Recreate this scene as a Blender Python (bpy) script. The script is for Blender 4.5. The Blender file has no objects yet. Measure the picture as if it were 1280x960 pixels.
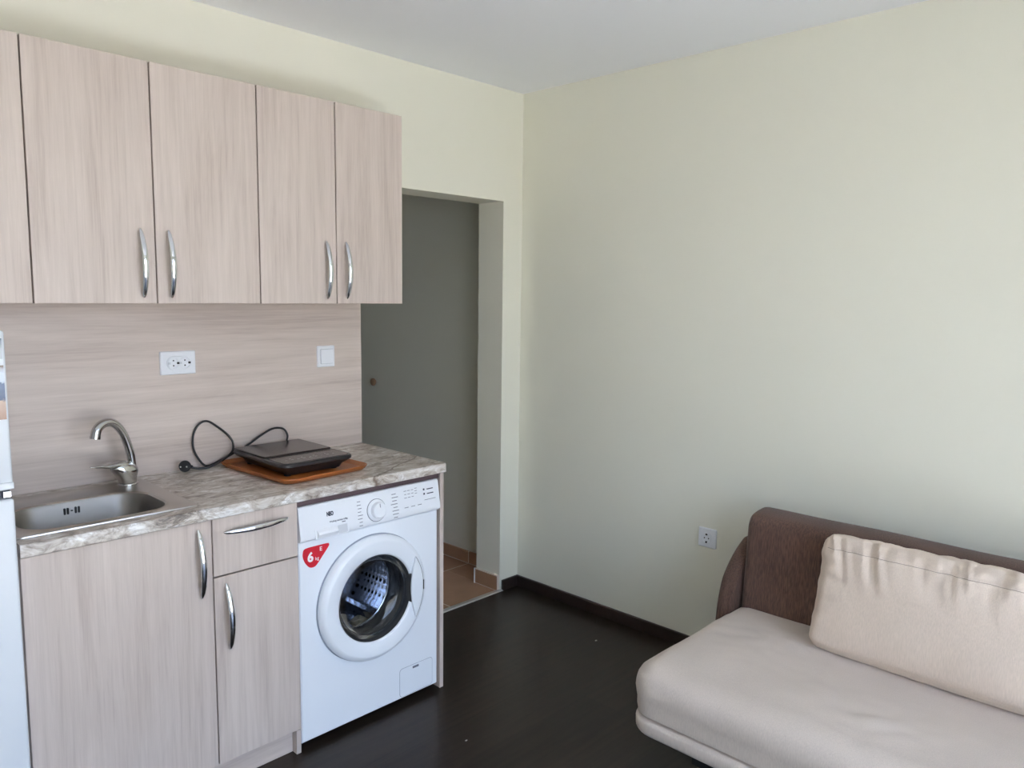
import bpy, bmesh, math, random
from mathutils import Vector, Matrix, noise as mnoise
random.seed(7)
SC = bpy.context.scene
COL = SC.collection
PI = math.pi

# ------------------------------------------------------------------ camera
cam_d = bpy.data.cameras.new('camera'); cam = bpy.data.objects.new('camera', cam_d); COL.objects.link(cam)
cam_d.sensor_fit = 'HORIZONTAL'; cam_d.sensor_width = 36; cam_d.lens = 970.2548 / 1280 * 36
cam_d.clip_start = .02
_r = Vector((0.69509102, -0.71881395, 0.01244901)); _u = Vector((0.0737101, 0.08848106, 0.99334683)); _f = Vector((0.71513306, 0.68954884, -0.11448624))
cam.matrix_world = Matrix(((_r.x, _u.x, -_f.x, -2.84386), (_r.y, _u.y, -_f.y, -2.68784), (_r.z, _u.z, -_f.z, 1.50455), (0, 0, 0, 1)))
SC.camera = cam
SC.view_settings.view_transform = 'Standard'; SC.view_settings.look = 'None'; SC.view_settings.gamma = 1
SC.view_settings.use_curve_mapping = False
SC.view_settings.exposure = 0.09
SC.cycles.max_bounces = 14; SC.cycles.diffuse_bounces = 8; SC.cycles.glossy_bounces = 5; SC.cycles.transparent_max_bounces = 12
SC.cycles.caustics_reflective = False; SC.cycles.caustics_refractive = False

# ------------------------------------------------------------------ world: bright sky above, sunlit ground below the horizon
W = bpy.data.worlds.new('daylight'); SC.world = W; W.use_nodes = True
nt = W.node_tree; nt.nodes.clear()
tc = nt.nodes.new('ShaderNodeTexCoord'); sp = nt.nodes.new('ShaderNodeSeparateXYZ'); rp = nt.nodes.new('ShaderNodeValToRGB')
mp = nt.nodes.new('ShaderNodeMapRange'); bg = nt.nodes.new('ShaderNodeBackground'); ow = nt.nodes.new('ShaderNodeOutputWorld')
nt.links.new(tc.outputs['Generated'], sp.inputs[0]); nt.links.new(sp.outputs['Z'], mp.inputs['Value'])
mp.inputs['From Min'].default_value = -1; mp.inputs['From Max'].default_value = 1
nt.links.new(mp.outputs[0], rp.inputs[0]); nt.links.new(rp.outputs[0], bg.inputs[0]); nt.links.new(bg.outputs[0], ow.inputs[0])
cr = rp.color_ramp; cr.elements[0].position = 0; cr.elements[0].color = (.48, .46, .43, 1)
cr.elements[1].position = 1; cr.elements[1].color = (.42, .63, 1.05, 1)
for pos, c in ((.485, (.52, .50, .47, 1)), (.505, (.77, .87, 1.01, 1)), (.65, (.60, .78, 1.10, 1))):
    e = cr.elements.new(pos); e.color = c
bg.inputs[1].default_value = 7.0

# sun, passing along the facade: it lights the balcony floor and hardly enters the room
sd = bpy.data.lights.new('sun', 'SUN'); sd.energy = 152; sd.angle = .0093; sd.color = (1, .985, .965)
so = bpy.data.objects.new('sun', sd); COL.objects.link(so)
so.rotation_euler = Vector((.55, .10, -.83)).to_track_quat('-Z', 'Y').to_euler()

# room numbers (metres; origin = floor corner between kitchen wall and right wall)
H = 2.4736; XL = -3.45; YF = -3.75
XR = -.968; XJ = -.1304; DJ = .171; ZL = 1.9505; ZC = .88
WX0, WX1, WZ0, WZ1 = -3.30, -.80, .06, 2.15      # glazed balcony opening behind the camera

pd = bpy.data.lights.new('window_portal', 'AREA'); pd.shape = 'RECTANGLE'; pd.size = WX1 - WX0; pd.size_y = WZ1 - WZ0
pd.cycles.is_portal = True
po = bpy.data.objects.new('window_portal', pd); COL.objects.link(po)
po.location = ((WX0 + WX1) / 2, YF - .12, (WZ0 + WZ1) / 2); po.rotation_euler = (PI / 2, 0, 0)

# ------------------------------------------------------------------ materials
def nodes(name):
    m = bpy.data.materials.new(name); m.use_nodes = True
    t = m.node_tree; b = t.nodes['Principled BSDF']
    return m, t, b
def N(t, kind, **kw):
    n = t.nodes.new(kind)
    for k, v in kw.items():
        if k.startswith('_'): setattr(n, k[1:], v)
        else: n.inputs[k.replace('__', ' ')].default_value = v
    return n
def plain(name, col, rough=.5, metal=0, bump=0, bscale=200, coat=0, spec=.5, var=0, vscale=6):
    m, t, b = nodes(name)
    b.inputs['Base Color'].default_value = (*col, 1); b.inputs['Roughness'].default_value = rough; b.inputs['Metallic'].default_value = metal
    b.inputs['Coat Weight'].default_value = coat; b.inputs['Specular IOR Level'].default_value = spec
    co = N(t, 'ShaderNodeTexCoord')
    if var:
        n = N(t, 'ShaderNodeTexNoise', Scale=vscale, Detail=5.0); t.links.new(co.outputs['Object'], n.inputs['Vector'])
        mx = N(t, 'ShaderNodeMix', _data_type='RGBA'); mx.inputs[6].default_value = (*[c * (1 - var) for c in col], 1); mx.inputs[7].default_value = (*[min(1, c * (1 + var)) for c in col], 1)
        t.links.new(n.outputs[0], mx.inputs[0]); t.links.new(mx.outputs[2], b.inputs['Base Color'])
    if bump:
        n = N(t, 'ShaderNodeTexNoise', Scale=bscale, Detail=3.0); t.links.new(co.outputs['Object'], n.inputs['Vector'])
        bp = N(t, 'ShaderNodeBump', Strength=bump, Distance=.002); t.links.new(n.outputs[0], bp.inputs['Height']); t.links.new(bp.outputs[0], b.inputs['Normal'])
    return m
def ramp(t, src, stops):
    r = t.nodes.new('ShaderNodeValToRGB'); e = r.color_ramp.elements
    e[0].position, e[0].color = stops[0][0], (*stops[0][1], 1); e[1].position, e[1].color = stops[-1][0], (*stops[-1][1], 1)
    for p_, c in stops[1:-1]:
        q = e.new(p_); q.color = (*c, 1)
    t.links.new(src, r.inputs[0]); return r
def wood(name, axis, light, dark, rough=.42, scale=1.0):
    m, t, b = nodes(name)
    co = N(t, 'ShaderNodeTexCoord'); oi = N(t, 'ShaderNodeObjectInfo')
    ad = N(t, 'ShaderNodeVectorMath', _operation='MULTIPLY_ADD'); ad.inputs[1].default_value = (17, 5, 9)
    t.links.new(oi.outputs['Random'], ad.inputs[0]); t.links.new(co.outputs['Object'], ad.inputs[2])
    s1 = [9, 9, 9]; s1[axis] = .9; s2 = [70, 70, 70]; s2[axis] = 2.2; s3 = [300, 300, 300]; s3[axis] = 9
    outs = []
    for s, det, dist in ((s1, 6, .9), (s2, 4, .5), (s3, 2, 0)):
        mp_ = N(t, 'ShaderNodeMapping'); mp_.inputs['Scale'].default_value = [v * scale for v in s]
        t.links.new(ad.outputs[0], mp_.inputs[0])
        n = N(t, 'ShaderNodeTexNoise', Scale=1.0, Detail=float(det), Distortion=float(dist)); n.inputs['Roughness'].default_value = .62
        t.links.new(mp_.outputs[0], n.inputs['Vector']); outs.append(n.outputs[0])
    a = N(t, 'ShaderNodeMath', _operation='MULTIPLY'); a.inputs[1].default_value = .52; t.links.new(outs[0], a.inputs[0])
    c = N(t, 'ShaderNodeMath', _operation='MULTIPLY_ADD'); c.inputs[1].default_value = .33; t.links.new(outs[1], c.inputs[0]); t.links.new(a.outputs[0], c.inputs[2])
    d = N(t, 'ShaderNodeMath', _operation='MULTIPLY_ADD'); d.inputs[1].default_value = .15; t.links.new(outs[2], d.inputs[0]); t.links.new(c.outputs[0], d.inputs[2])
    mid = [(x * .62 + y * .38) for x, y in zip(light, dark)]
    r = ramp(t, d.outputs[0], [(.34, dark), (.47, mid), (.60, light)])
    t.links.new(r.outputs[0], b.inputs['Base Color']); b.inputs['Roughness'].default_value = rough
    bp = N(t, 'ShaderNodeBump', Strength=.12, Distance=.001); t.links.new(d.outputs[0], bp.inputs['Height']); t.links.new(bp.outputs[0], b.inputs['Normal'])
    return m
def granite():
    m, t, b = nodes('worktop_stone_print')
    co = N(t, 'ShaderNodeTexCoord')
    def nz(scale, det, dist, sc=(1, 1, 1), rot=0):
        mp_ = N(t, 'ShaderNodeMapping'); mp_.inputs['Scale'].default_value = sc; mp_.inputs['Rotation'].default_value = (0, 0, rot)
        t.links.new(co.outputs['Object'], mp_.inputs[0])
        n = N(t, 'ShaderNodeTexNoise', Scale=float(scale), Detail=float(det), Distortion=float(dist)); n.inputs['Roughness'].default_value = .65
        t.links.new(mp_.outputs[0], n.inputs['Vector']); return n.outputs[0]
    base = ramp(t, nz(13, 13, 1.3, (1, 2.3, 2.3), .30), [(.30, (.10, .08, .068)), (.40, (.33, .28, .24)), (.49, (.52, .47, .42)), (.57, (.64, .61, .58)), (.66, (.85, .84, .83))])
    v = nz(9, 8, 1.8, (1, 2.2, 2.2), .5)
    s = N(t, 'ShaderNodeMath', _operation='SUBTRACT'); s.inputs[1].default_value = .5; t.links.new(v, s.inputs[0])
    ab = N(t, 'ShaderNodeMath', _operation='ABSOLUTE'); t.links.new(s.outputs[0], ab.inputs[0])
    vr = ramp(t, ab.outputs[0], [(0, (1, 1, 1)), (.012, (.75, .75, .75)), (.03, (0, 0, 0))])
    sel = ramp(t, nz(4, 3, 0), [(.45, (0, 0, 0)), (.6, (.8, .8, .8))])
    mu = N(t, 'ShaderNodeMath', _operation='MULTIPLY'); t.links.new(vr.outputs[0], mu.inputs[0]); t.links.new(sel.outputs[0], mu.inputs[1])
    mx = N(t, 'ShaderNodeMix', _data_type='RGBA'); mx.inputs[7].default_value = (.13, .105, .09, 1)
    t.links.new(base.outputs[0], mx.inputs[6]); t.links.new(mu.outputs[0], mx.inputs[0])
    # one long brown crack-like vein of the print, running over the edge near the right end (worktop origin at its left front foot)
    sx = N(t, 'ShaderNodeSeparateXYZ'); t.links.new(co.outputs['Object'], sx.inputs[0])
    w1 = N(t, 'ShaderNodeTexNoise', Scale=14.0, Detail=3.0); t.links.new(co.outputs['Object'], w1.inputs['Vector'])
    # line y = 0.69*(x) + c, z folded in so that it continues down the front edge
    l1 = N(t, 'ShaderNodeMath', _operation='MULTIPLY_ADD'); l1.inputs[1].default_value = -.535; l1.inputs[2].default_value = .568 + .0275
    t.links.new(sx.outputs['X'], l1.inputs[0])
    l2 = N(t, 'ShaderNodeMath', _operation='ADD'); t.links.new(l1.outputs[0], l2.inputs[0]); t.links.new(sx.outputs['Y'], l2.inputs[1])
    l3 = N(t, 'ShaderNodeMath', _operation='MULTIPLY_ADD'); l3.inputs[1].default_value = -.055; t.links.new(w1.outputs[0], l3.inputs[0]); t.links.new(l2.outputs[0], l3.inputs[2])
    l4 = N(t, 'ShaderNodeMath', _operation='ABSOLUTE'); t.links.new(l3.outputs[0], l4.inputs[0])
    lr = ramp(t, l4.outputs[0], [(0, (.9, .9, .9)), (.003, (.8, .8, .8)), (.006, (0, 0, 0))])
    mx2 = N(t, 'ShaderNodeMix', _data_type='RGBA'); mx2.inputs[7].default_value = (.12, .075, .05, 1)
    t.links.new(mx.outputs[2], mx2.inputs[6]); t.links.new(lr.outputs[0], mx2.inputs[0])
    t.links.new(mx2.outputs[2], b.inputs['Base Color']); b.inputs['Roughness'].default_value = .33
    return m
def fabric(name, col, var=.12, scale=520, bump=.5, streak=None, rough=.9):
    m, t, b = nodes(name)
    co = N(t, 'ShaderNodeTexCoord')
    mp_ = N(t, 'ShaderNodeMapping'); mp_.inputs['Scale'].default_value = streak or (1, 1, .25); t.links.new(co.outputs['Object'], mp_.inputs[0])
    n = N(t, 'ShaderNodeTexNoise', Scale=float(scale), Detail=3.0); t.links.new(mp_.outputs[0], n.inputs['Vector'])
    n2 = N(t, 'ShaderNodeTexNoise', Scale=7.0, Detail=4.0); t.links.new(co.outputs['Object'], n2.inputs['Vector'])
    a = N(t, 'ShaderNodeMath', _operation='MULTIPLY_ADD'); a.inputs[1].default_value = .25; t.links.new(n2.outputs[0], a.inputs[0])
    h = N(t, 'ShaderNodeMath', _operation='MULTIPLY'); h.inputs[1].default_value = .75; t.links.new(n.outputs[0], h.inputs[0]); t.links.new(h.outputs[0], a.inputs[2])
    r = ramp(t, a.outputs[0], [(.3, [c * (1 - var) for c in col]), (.7, [c * (1 + var) for c in col])])
    t.links.new(r.outputs[0], b.inputs['Base Color']); b.inputs['Roughness'].default_value = rough; b.inputs['Specular IOR Level'].default_value = .2
    b.inputs['Sheen Weight'].default_value = .15
    bp = N(t, 'ShaderNodeBump', Strength=bump, Distance=.001); t.links.new(n.outputs[0], bp.inputs['Height']); t.links.new(bp.outputs[0], b.inputs['Normal'])
    return m
def thin_glass(name, tint=(1, 1, 1), refl=.08):
    m = bpy.data.materials.new(name); m.use_nodes = True; t = m.node_tree; t.nodes.clear()
    o = t.nodes.new('ShaderNodeOutputMaterial'); tr = N(t, 'ShaderNodeBsdfTransparent', Color=(*tint, 1)); g = N(t, 'ShaderNodeBsdfGlossy', Roughness=.02)
    mx = t.nodes.new('ShaderNodeMixShader'); lw = N(t, 'ShaderNodeLayerWeight', Blend=.25)
    mr = N(t, 'ShaderNodeMapRange'); mr.inputs['To Min'].default_value = refl * .5; mr.inputs['To Max'].default_value = .6
    t.links.new(lw.outputs['Fresnel'], mr.inputs['Value']); t.links.new(mr.outputs[0], mx.inputs[0])
    t.links.new(tr.outputs[0], mx.inputs[1]); t.links.new(g.outputs[0], mx.inputs[2]); t.links.new(mx.outputs[0], o.inputs[0]); return m
def laminate():
    m, t, b = nodes('dark_laminate')
    co = N(t, 'ShaderNodeTexCoord')
    br = N(t, 'ShaderNodeTexBrick', Scale=1.0); br.inputs['Color1'].default_value = (.014, .010, .008, 1); br.inputs['Color2'].default_value = (.022, .016, .012, 1)
    br.inputs['Mortar'].default_value = (.012, .009, .008, 1); br.inputs['Mortar Size'].default_value = .0012; br.inputs['Brick Width'].default_value = 1.28; br.inputs['Row Height'].default_value = .193
    t.links.new(co.outputs['Object'], br.inputs['Vector'])
    mp_ = N(t, 'ShaderNodeMapping'); mp_.inputs['Scale'].default_value = (2.5, 45, 1); t.links.new(co.outputs['Object'], mp_.inputs[0])
    n = N(t, 'ShaderNodeTexNoise', Scale=1.0, Detail=5.0, Distortion=.5); t.links.new(mp_.outputs[0], n.inputs['Vector'])
    r = ramp(t, n.outputs[0], [(.3, (.55, .52, .5)), (.7, (1.35, 1.3, 1.25))])
    mx = N(t, 'ShaderNodeMix', _data_type='RGBA', _blend_type='MULTIPLY'); mx.inputs[0].default_value = 1
    t.links.new(br.outputs[0], mx.inputs[6]); t.links.new(r.outputs[0], mx.inputs[7]); t.links.new(mx.outputs[2], b.inputs['Base Color'])
    rr = N(t, 'ShaderNodeMapRange'); b.inputs['Specular IOR Level'].default_value = .26; rr.inputs['To Min'].default_value = .24; rr.inputs['To Max'].default_value = .40; t.links.new(n.outputs[0], rr.inputs['Value']); t.links.new(rr.outputs[0], b.inputs['Roughness'])
    bp = N(t, 'ShaderNodeBump', Strength=.15, Distance=.001); t.links.new(n.outputs[0], bp.inputs['Height']); t.links.new(bp.outputs[0], b.inputs['Normal'])
    return m
def perforated():
    m, t, b = nodes('drum_steel')
    co = N(t, 'ShaderNodeTexCoord'); v = N(t, 'ShaderNodeTexVoronoi', Scale=42.0); v.inputs['Randomness'].default_value = .1
    t.links.new(co.outputs['Object'], v.inputs['Vector'])
    r = ramp(t, v.outputs['Distance'], [(.25, (.01, .01, .012)), (.40, (.55, .57, .62))])
    t.links.new(r.outputs[0], b.inputs['Base Color']); b.inputs['Metallic'].default_value = 1; b.inputs['Roughness'].default_value = .22
    bp = N(t, 'ShaderNodeBump', Strength=.6, Distance=.004); t.links.new(v.outputs['Distance'], bp.inputs['Height']); t.links.new(bp.outputs[0], b.inputs['Normal'])
    return m
def photo_print(name, stops, scale=9):
    m, t, b = nodes(name)
    co = N(t, 'ShaderNodeTexCoord'); sx = N(t, 'ShaderNodeSeparateXYZ'); t.links.new(co.outputs['Generated'], sx.inputs[0])
    n = N(t, 'ShaderNodeTexNoise', Scale=float(scale), Detail=4.0); t.links.new(co.outputs['Generated'], n.inputs['Vector'])
    a = N(t, 'ShaderNodeMath', _operation='MULTIPLY_ADD'); a.inputs[1].default_value = .22; t.links.new(n.outputs[0], a.inputs[0])
    s = N(t, 'ShaderNodeMath', _operation='SUBTRACT'); s.inputs[1].default_value = .11; t.links.new(sx.outputs['Z'], s.inputs[0]); t.links.new(s.outputs[0], a.inputs[2])
    r = ramp(t, a.outputs[0], stops); t.links.new(r.outputs[0], b.inputs['Base Color']); b.inputs['Roughness'].default_value = .25
    return m

WL, WD = (.61, .525, .475), (.41, .335, .295)
M = dict(
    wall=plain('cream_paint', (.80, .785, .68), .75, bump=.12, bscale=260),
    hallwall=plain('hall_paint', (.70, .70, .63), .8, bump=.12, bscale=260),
    ceil=plain('white_ceiling_paint', (.89, .905, .94), .85, bump=.1, bscale=200),
    floor=laminate(),
    skirt=plain('wenge_skirting', (.030, .019, .016), .35, var=.3, vscale=20),
    woodv=wood('pale_oak_vertical', 2, WL, WD), woodh=wood('pale_oak_horizontal', 0, WL, WD, scale=.8),
    woody=wood('pale_oak_edge', 1, WL, WD),
    stone=granite(),
    chrome=plain('chrome', (.80, .81, .84), .10, 1), steel=plain('brushed_steel', (.50, .47, .44), .28, 1, bump=.06, bscale=400), shadesteel=plain('shaded_steel', (.27, .255, .24), .42, 1, bump=.1, bscale=500), tapchrome=plain('tap_chrome', (.60, .60, .60), .10, 1),
    white=plain('white_enamel', (.80, .83, .88), .28), plastic=plain('white_plastic', (.80, .82, .86), .32),
    fridge=plain('white_fridge', (.70, .73, .77), .25), dark=plain('dark_rubber', (.018, .019, .022), .45), black=plain('black_plastic', (.014, .014, .016), .32),
    hob=plain('black_glass', (.040, .029, .025), .20), print=plain('grey_print', (.16, .17, .21), .5), dprint=plain('dark_print', (.03, .035, .06), .5),
    lprint=plain('pale_print', (.45, .42, .40), .5), red=plain('red_sticker', (.55, .012, .03), .35), whitep=plain('white_print', (.9, .9, .9), .4),
    tray=wood('orange_wood', 0, (.34, .11, .026), (.17, .048, .013), .38), tile=plain('brown_tile', (.36, .21, .13), .42, var=.22, vscale=9, bump=.1, bscale=60),
    grout=plain('pale_grout', (.70, .62, .54), .8), alu=plain('aluminium_strip', (.62, .62, .62), .35, .8),
    seat=fabric('linen_seat', (.565, .49, .435), .10, 420, .5, (1, 1, .10)), cush=fabric('linen_cushion', (.62, .52, .44), .09, 420, .5, (1, 1, .10)), brown=fabric('brown_cloth', (.088, .050, .038), .55, 260, .8, (1, 1, .10)),
    seam=plain('seam_thread', (.30, .25, .215), .9), gapshade=plain('plum_gap_shade', (.085, .055, .06), .6), knob=plain('knob_wood', (.32, .19, .11), .4, var=.2, vscale=60),
    drum=perforated(), paddle=plain('polished_steel', (.62, .63, .67), .15, 1), glass=thin_glass('door_glass', (.78, .82, .88), .06), pane=thin_glass('window_glass', (1, 1, 1), .06),
    pvc=plain('white_pvc', (.8, .8, .8), .35), grey2=plain('pale_grey', (.62, .64, .68), .4), grey=plain('grey_seal', (.33, .36, .42), .5), leaf=plain('beige_paper', (.72, .63, .48), .7), slot=plain('socket_hole', (.02, .02, .02), .6),
    balc=plain('balcony_tile', (.60, .61, .62), .6, var=.08), crumb=plain('crumb', (.5, .48, .44), .8),
    pic1=photo_print('snapshot_grey', [(0, (.50, .52, .56)), (.5, (.42, .45, .50)), (1, (.12, .15, .20))]),
    pic2=photo_print('snapshot_sea', [(0, (.33, .20, .15)), (.33, (.45, .33, .27)), (.36, (.06, .09, .16)), (.66, (.10, .14, .24)), (.70, (.55, .62, .75)), (.86, (.60, .66, .78)), (1, (.22, .17, .14))]),
)

# ------------------------------------------------------------------ mesh helpers (all coordinates are world coordinates)
ORG = {}
def link(name, me, mat, parent=None, origin=(0, 0, 0), smooth=False):
    o = bpy.data.objects.new(name, me); COL.objects.link(o)
    org = ORG[parent.name] if parent else Vector(origin)
    me.transform(Matrix.Translation(-org)); ORG[o.name] = org
    if parent: o.parent = parent
    else: o.location = org
    if mat: me.materials.append(mat)
    if smooth:
        for p_ in me.polygons: p_.use_smooth = True
        try: me.set_sharp_from_angle(angle=math.radians(smooth if smooth is not True else 40))
        except Exception: pass
    return o
def build(name, bm, mat, parent=None, origin=(0, 0, 0), smooth=False):
    bmesh.ops.recalc_face_normals(bm, faces=bm.faces)
    me = bpy.data.meshes.new(name); bm.to_mesh(me); bm.free()
    return link(name, me, mat, parent, origin, smooth)
def thing(name, label, cat, loc, group=None):
    o = bpy.data.objects.new(name, None); COL.objects.link(o); o.location = loc; o.empty_display_size = .05; ORG[o.name] = Vector(loc)
    return tag(o, label, cat, group)
def tag(o, label, cat=None, group=None, kind=None):
    o['label'] = label
    if cat: o['category'] = cat
    if group: o['group'] = group
    if kind: o['kind'] = kind
    return o
def struct(o, label=None, cat=None):
    o['kind'] = 'structure'
    if label: o['label'] = label
    if cat: o['category'] = cat
    return o
def box(bm, x0, x1, y0, y1, z0, z1, bev=0, seg=2):
    r = bmesh.ops.create_cube(bm, size=1)
    vs = r['verts']
    for v in vs:
        v.co = Vector(((x0 + x1) / 2 + v.co.x * (x1 - x0), (y0 + y1) / 2 + v.co.y * (y1 - y0), (z0 + z1) / 2 + v.co.z * (z1 - z0)))
    if bev:
        es = list({e for v in vs for e in v.link_edges})
        bmesh.ops.bevel(bm, geom=es, offset=bev, segments=seg, affect='EDGES', profile=.5)
    return bm
def B(*a, **k): return box(bmesh.new(), *a, **k)
def boxes(lst, bev=0):
    bm = bmesh.new()
    for l in lst: box(bm, *l, bev=bev)
    return bm
def loft(bm, loops, caps=(True, True), closed=True):
    rows = [[bm.verts.new(c) for c in l] for l in loops]; n = len(rows[0])
    for a, b in zip(rows, rows[1:]):
        for i in range(n if closed else n - 1):
            j = (i + 1) % n
            try: bm.faces.new((a[i], a[j], b[j], b[i]))
            except ValueError: pass
    if caps[0]: bm.faces.new(list(reversed(rows[0])))
    if caps[1]: bm.faces.new(rows[-1])
    return bm
def rrect(cx, cy, hx, hy, r, n=6):
    pts = []; r = min(r, hx * .999, hy * .999)
    for (sx, sy, a0) in ((1, 1, 0), (-1, 1, PI / 2), (-1, -1, PI), (1, -1, 1.5 * PI)):
        for i in range(n + 1):
            a = a0 + PI / 2 * i / n
            pts.append((cx + sx * (hx - r) + r * math.cos(a), cy + sy * (hy - r) + r * math.sin(a)))
    return pts
def rrect_dense(cx, cy, hx, hy, r, n=8, m=24, m2=24):
    base = rrect(cx, cy, hx, hy, r, n); out = []; k = len(base)
    for i in range(k):
        a, b = base[i], base[(i + 1) % k]
        out.append(a)
        if i % (n + 1) == n:
            mm = m if abs(b[0] - a[0]) > abs(b[1] - a[1]) else m2
            for q in range(1, mm): out.append((a[0] + (b[0] - a[0]) * q / mm, a[1] + (b[1] - a[1]) * q / mm))
    return out
def frames(path):
    path = [Vector(p_) for p_ in path]; out = []; prev = None
    for i, p_ in enumerate(path):
        t = (path[min(i + 1, len(path) - 1)] - path[max(i - 1, 0)]).normalized()
        if prev is None:
            ref = Vector((0, 0, 1)) if abs(t.z) < .9 else Vector((0, 1, 0)); u = t.cross(ref).normalized()
        else:
            u = (prev - t * prev.dot(t)).normalized()
        prev = u; out.append((p_, u, t.cross(u)))
    return out
def sweep(bm, path, rad, n=12, flat=1.0):
    fr = frames(path); loops = []
    for i, (p_, u, w) in enumerate(fr):
        r = rad[i] if isinstance(rad, (list, tuple)) else rad
        ra, rb = r if isinstance(r, tuple) else (r, r * flat)
        loops.append([p_ + u * ra * math.cos(2 * PI * k / n) + w * rb * math.sin(2 * PI * k / n) for k in range(n)])
    return loft(bm, loops)
def spline(pts, seg=8):
    P = [Vector(p_) for p_ in pts]; P = [P[0] * 2 - P[1]] + P + [P[-1] * 2 - P[-2]]; out = []
    for i in range(1, len(P) - 2):
        a, b, c, d = P[i - 1:i + 3]
        for k in range(seg):
            t = k / seg
            out.append(.5 * ((2 * b) + (c - a) * t + (2 * a - 5 * b + 4 * c - d) * t * t + (3 * b - a - 3 * c + d) * t ** 3))
    out.append(P[-2]); return out
def lathe_y(bm, cx, cz, prof, n=64, caps=(False, False)):
    """prof: list of (radius, y); spun about the axis through (cx, cz) parallel to y"""
    return loft(bm, [[(cx + r * math.cos(2 * PI * k / n), y, cz + r * math.sin(2 * PI * k / n)) for k in range(n)] for r, y in prof], caps)
def prism(bm, prof, axis, a, b):
    """polygon prof of 2D points extruded along axis from a to b"""
    def P3(p_, t): return {0: (t, p_[0], p_[1]), 1: (p_[0], t, p_[1]), 2: (p_[0], p_[1], t)}[axis]
    return loft(bm, [[P3(q, a) for q in prof], [P3(q, b) for q in prof]])
def text_mesh(body, size, mat4, bold=0.0, align='CENTER'):
    c = bpy.data.curves.new('lettering', 'FONT'); c.body = body; c.size = size; c.align_x = align; c.align_y = 'CENTER'; c.offset = bold; c.extrude = .0004; c.resolution_u = 3
    o = bpy.data.objects.new('lettering', c); COL.objects.link(o)
    bpy.context.view_layer.update()
    me = bpy.data.meshes.new_from_object(o.evaluated_get(bpy.context.evaluated_depsgraph_get()))
    bpy.data.objects.remove(o); bpy.data.curves.remove(c)
    me.transform(mat4); return me
def frame4(o, right, up):
    r = Vector(right).normalized(); u = Vector(up).normalized(); n = r.cross(u)
    return Matrix(((r.x, u.x, n.x, o[0]), (r.y, u.y, n.y, o[1]), (r.z, u.z, n.z, o[2]), (0, 0, 0, 1)))

# ------------------------------------------------------------------ room shell
T = .12
struct(build('floor', B(XL, 0, YF, 0, -.1, 0), M['floor']), 'very dark brown laminate floor of the room', 'floor')
struct(build('ceiling', B(XL - T, .25, YF - T, 2.4, H, H + .1), M['ceil']), 'plain white ceiling', 'ceiling')
struct(build('wall_right', B(0, T, YF - T, 0, -.1, H), M['wall']), 'plain cream right wall behind the sofa', 'wall')
struct(build('wall_left', B(XL - T, XL, YF - T, DJ, -.1, H), M['wall']), 'plain cream left wall', 'wall')
struct(build('wall_back', boxes([(XL, XR, 0, DJ, -.1, H), (XR, XJ, 0, DJ, ZL, H), (XJ, T, 0, DJ, -.1, H)]), M['wall']), 'cream kitchen wall with an open doorway', 'wall')
struct(build('wall_front', boxes([(XL, WX0, YF - T, YF, -.1, H), (WX1, 0, YF - T, YF, -.1, H), (WX0, WX1, YF - T, YF, -.1, WZ0), (WX0, WX1, YF - T, YF, WZ1, H)]), M['wall']), 'cream wall with the glazed balcony opening', 'wall')
wx = struct(build('window_1', boxes([(WX0, WX1, YF - .09, YF - .03, WZ0, WZ0 + .06), (WX0, WX1, YF - .09, YF - .03, WZ1 - .06, WZ1)] + [(x - .035, x + .035, YF - .09, YF - .03, WZ0 + .06, WZ1 - .06) for x in (WX0 + .036, WX0 + .8, WX0 + 1.6, WX1 - .036)]), M['pvc']), 'white framed balcony glazing', 'window')
for a, b in ((WX0 + .071, WX0 + .765), (WX0 + .835, WX0 + 1.565), (WX0 + 1.635, WX1 - .071)):
    build('pane', B(a, b, YF - .062, YF - .058, WZ0 + .06, WZ1 - .06), M['pane'], wx)
struct(build('floor_balcony', B(XL - 1.5, 1.5, YF - 1.75, YF - T, -.2, -.01), M['balc']), 'pale tiled balcony floor outside the glazing', 'floor')
sk = .055
struct(build('baseboard_right', B(-.014, 0, YF, 0, 0, sk, bev=.003), M['skirt']), 'dark brown skirting along the right wall', 'baseboard')
struct(build('baseboard_back', B(XJ + .012, -.0142, -.014, 0, 0, sk, bev=.003), M['skirt']), 'short dark brown skirting between doorway and corner', 'baseboard')
# hallway
HX = .045
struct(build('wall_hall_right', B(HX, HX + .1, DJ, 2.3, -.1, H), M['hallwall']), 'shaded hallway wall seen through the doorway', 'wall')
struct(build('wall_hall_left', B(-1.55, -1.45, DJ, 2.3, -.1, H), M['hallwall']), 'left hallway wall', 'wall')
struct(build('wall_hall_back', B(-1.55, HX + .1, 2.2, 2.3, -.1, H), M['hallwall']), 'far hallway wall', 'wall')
fh = struct(build('floor_hall', boxes([(-1.45, HX, DJ, 2.2, -.1, -.0006), (XR, XJ, .0, DJ, -.1, -.0006)]), M['grout']), 'hallway floor of brown tiles', 'floor')
ts = .4535; gap = .007
for i in range(0, 4):
    for j in range(0, 6):
        x1 = HX - .0145 - i * .478; x0 = x1 - .478 + gap; y0 = -.04 + j * ts; y1 = y0 + ts - gap
        cells = []
        if j == 0:
            cells = [(max(x0, XR), min(x1, XJ), .012, y1)]
            if y1 > DJ:
                xx0, xx1 = max(x0, XR), min(x1, XJ)
                cells = [(xx0, xx1, .012, y1)] if xx1 - xx0 > .02 else []
                if x1 > XJ + .02: cells.append((max(x0, XJ + .001), min(x1, HX), DJ + .001, y1))
        else:
            cells = [(max(x0, -1.45), min(x1, HX), y0, min(y1, 2.2))]
        for c in cells:
            if c[1] - c[0] > .02 and c[3] - c[2] > .02:
                build('tile', B(*c, -.012, 0, bev=.0004, seg=1), M['tile'], fh)
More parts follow.
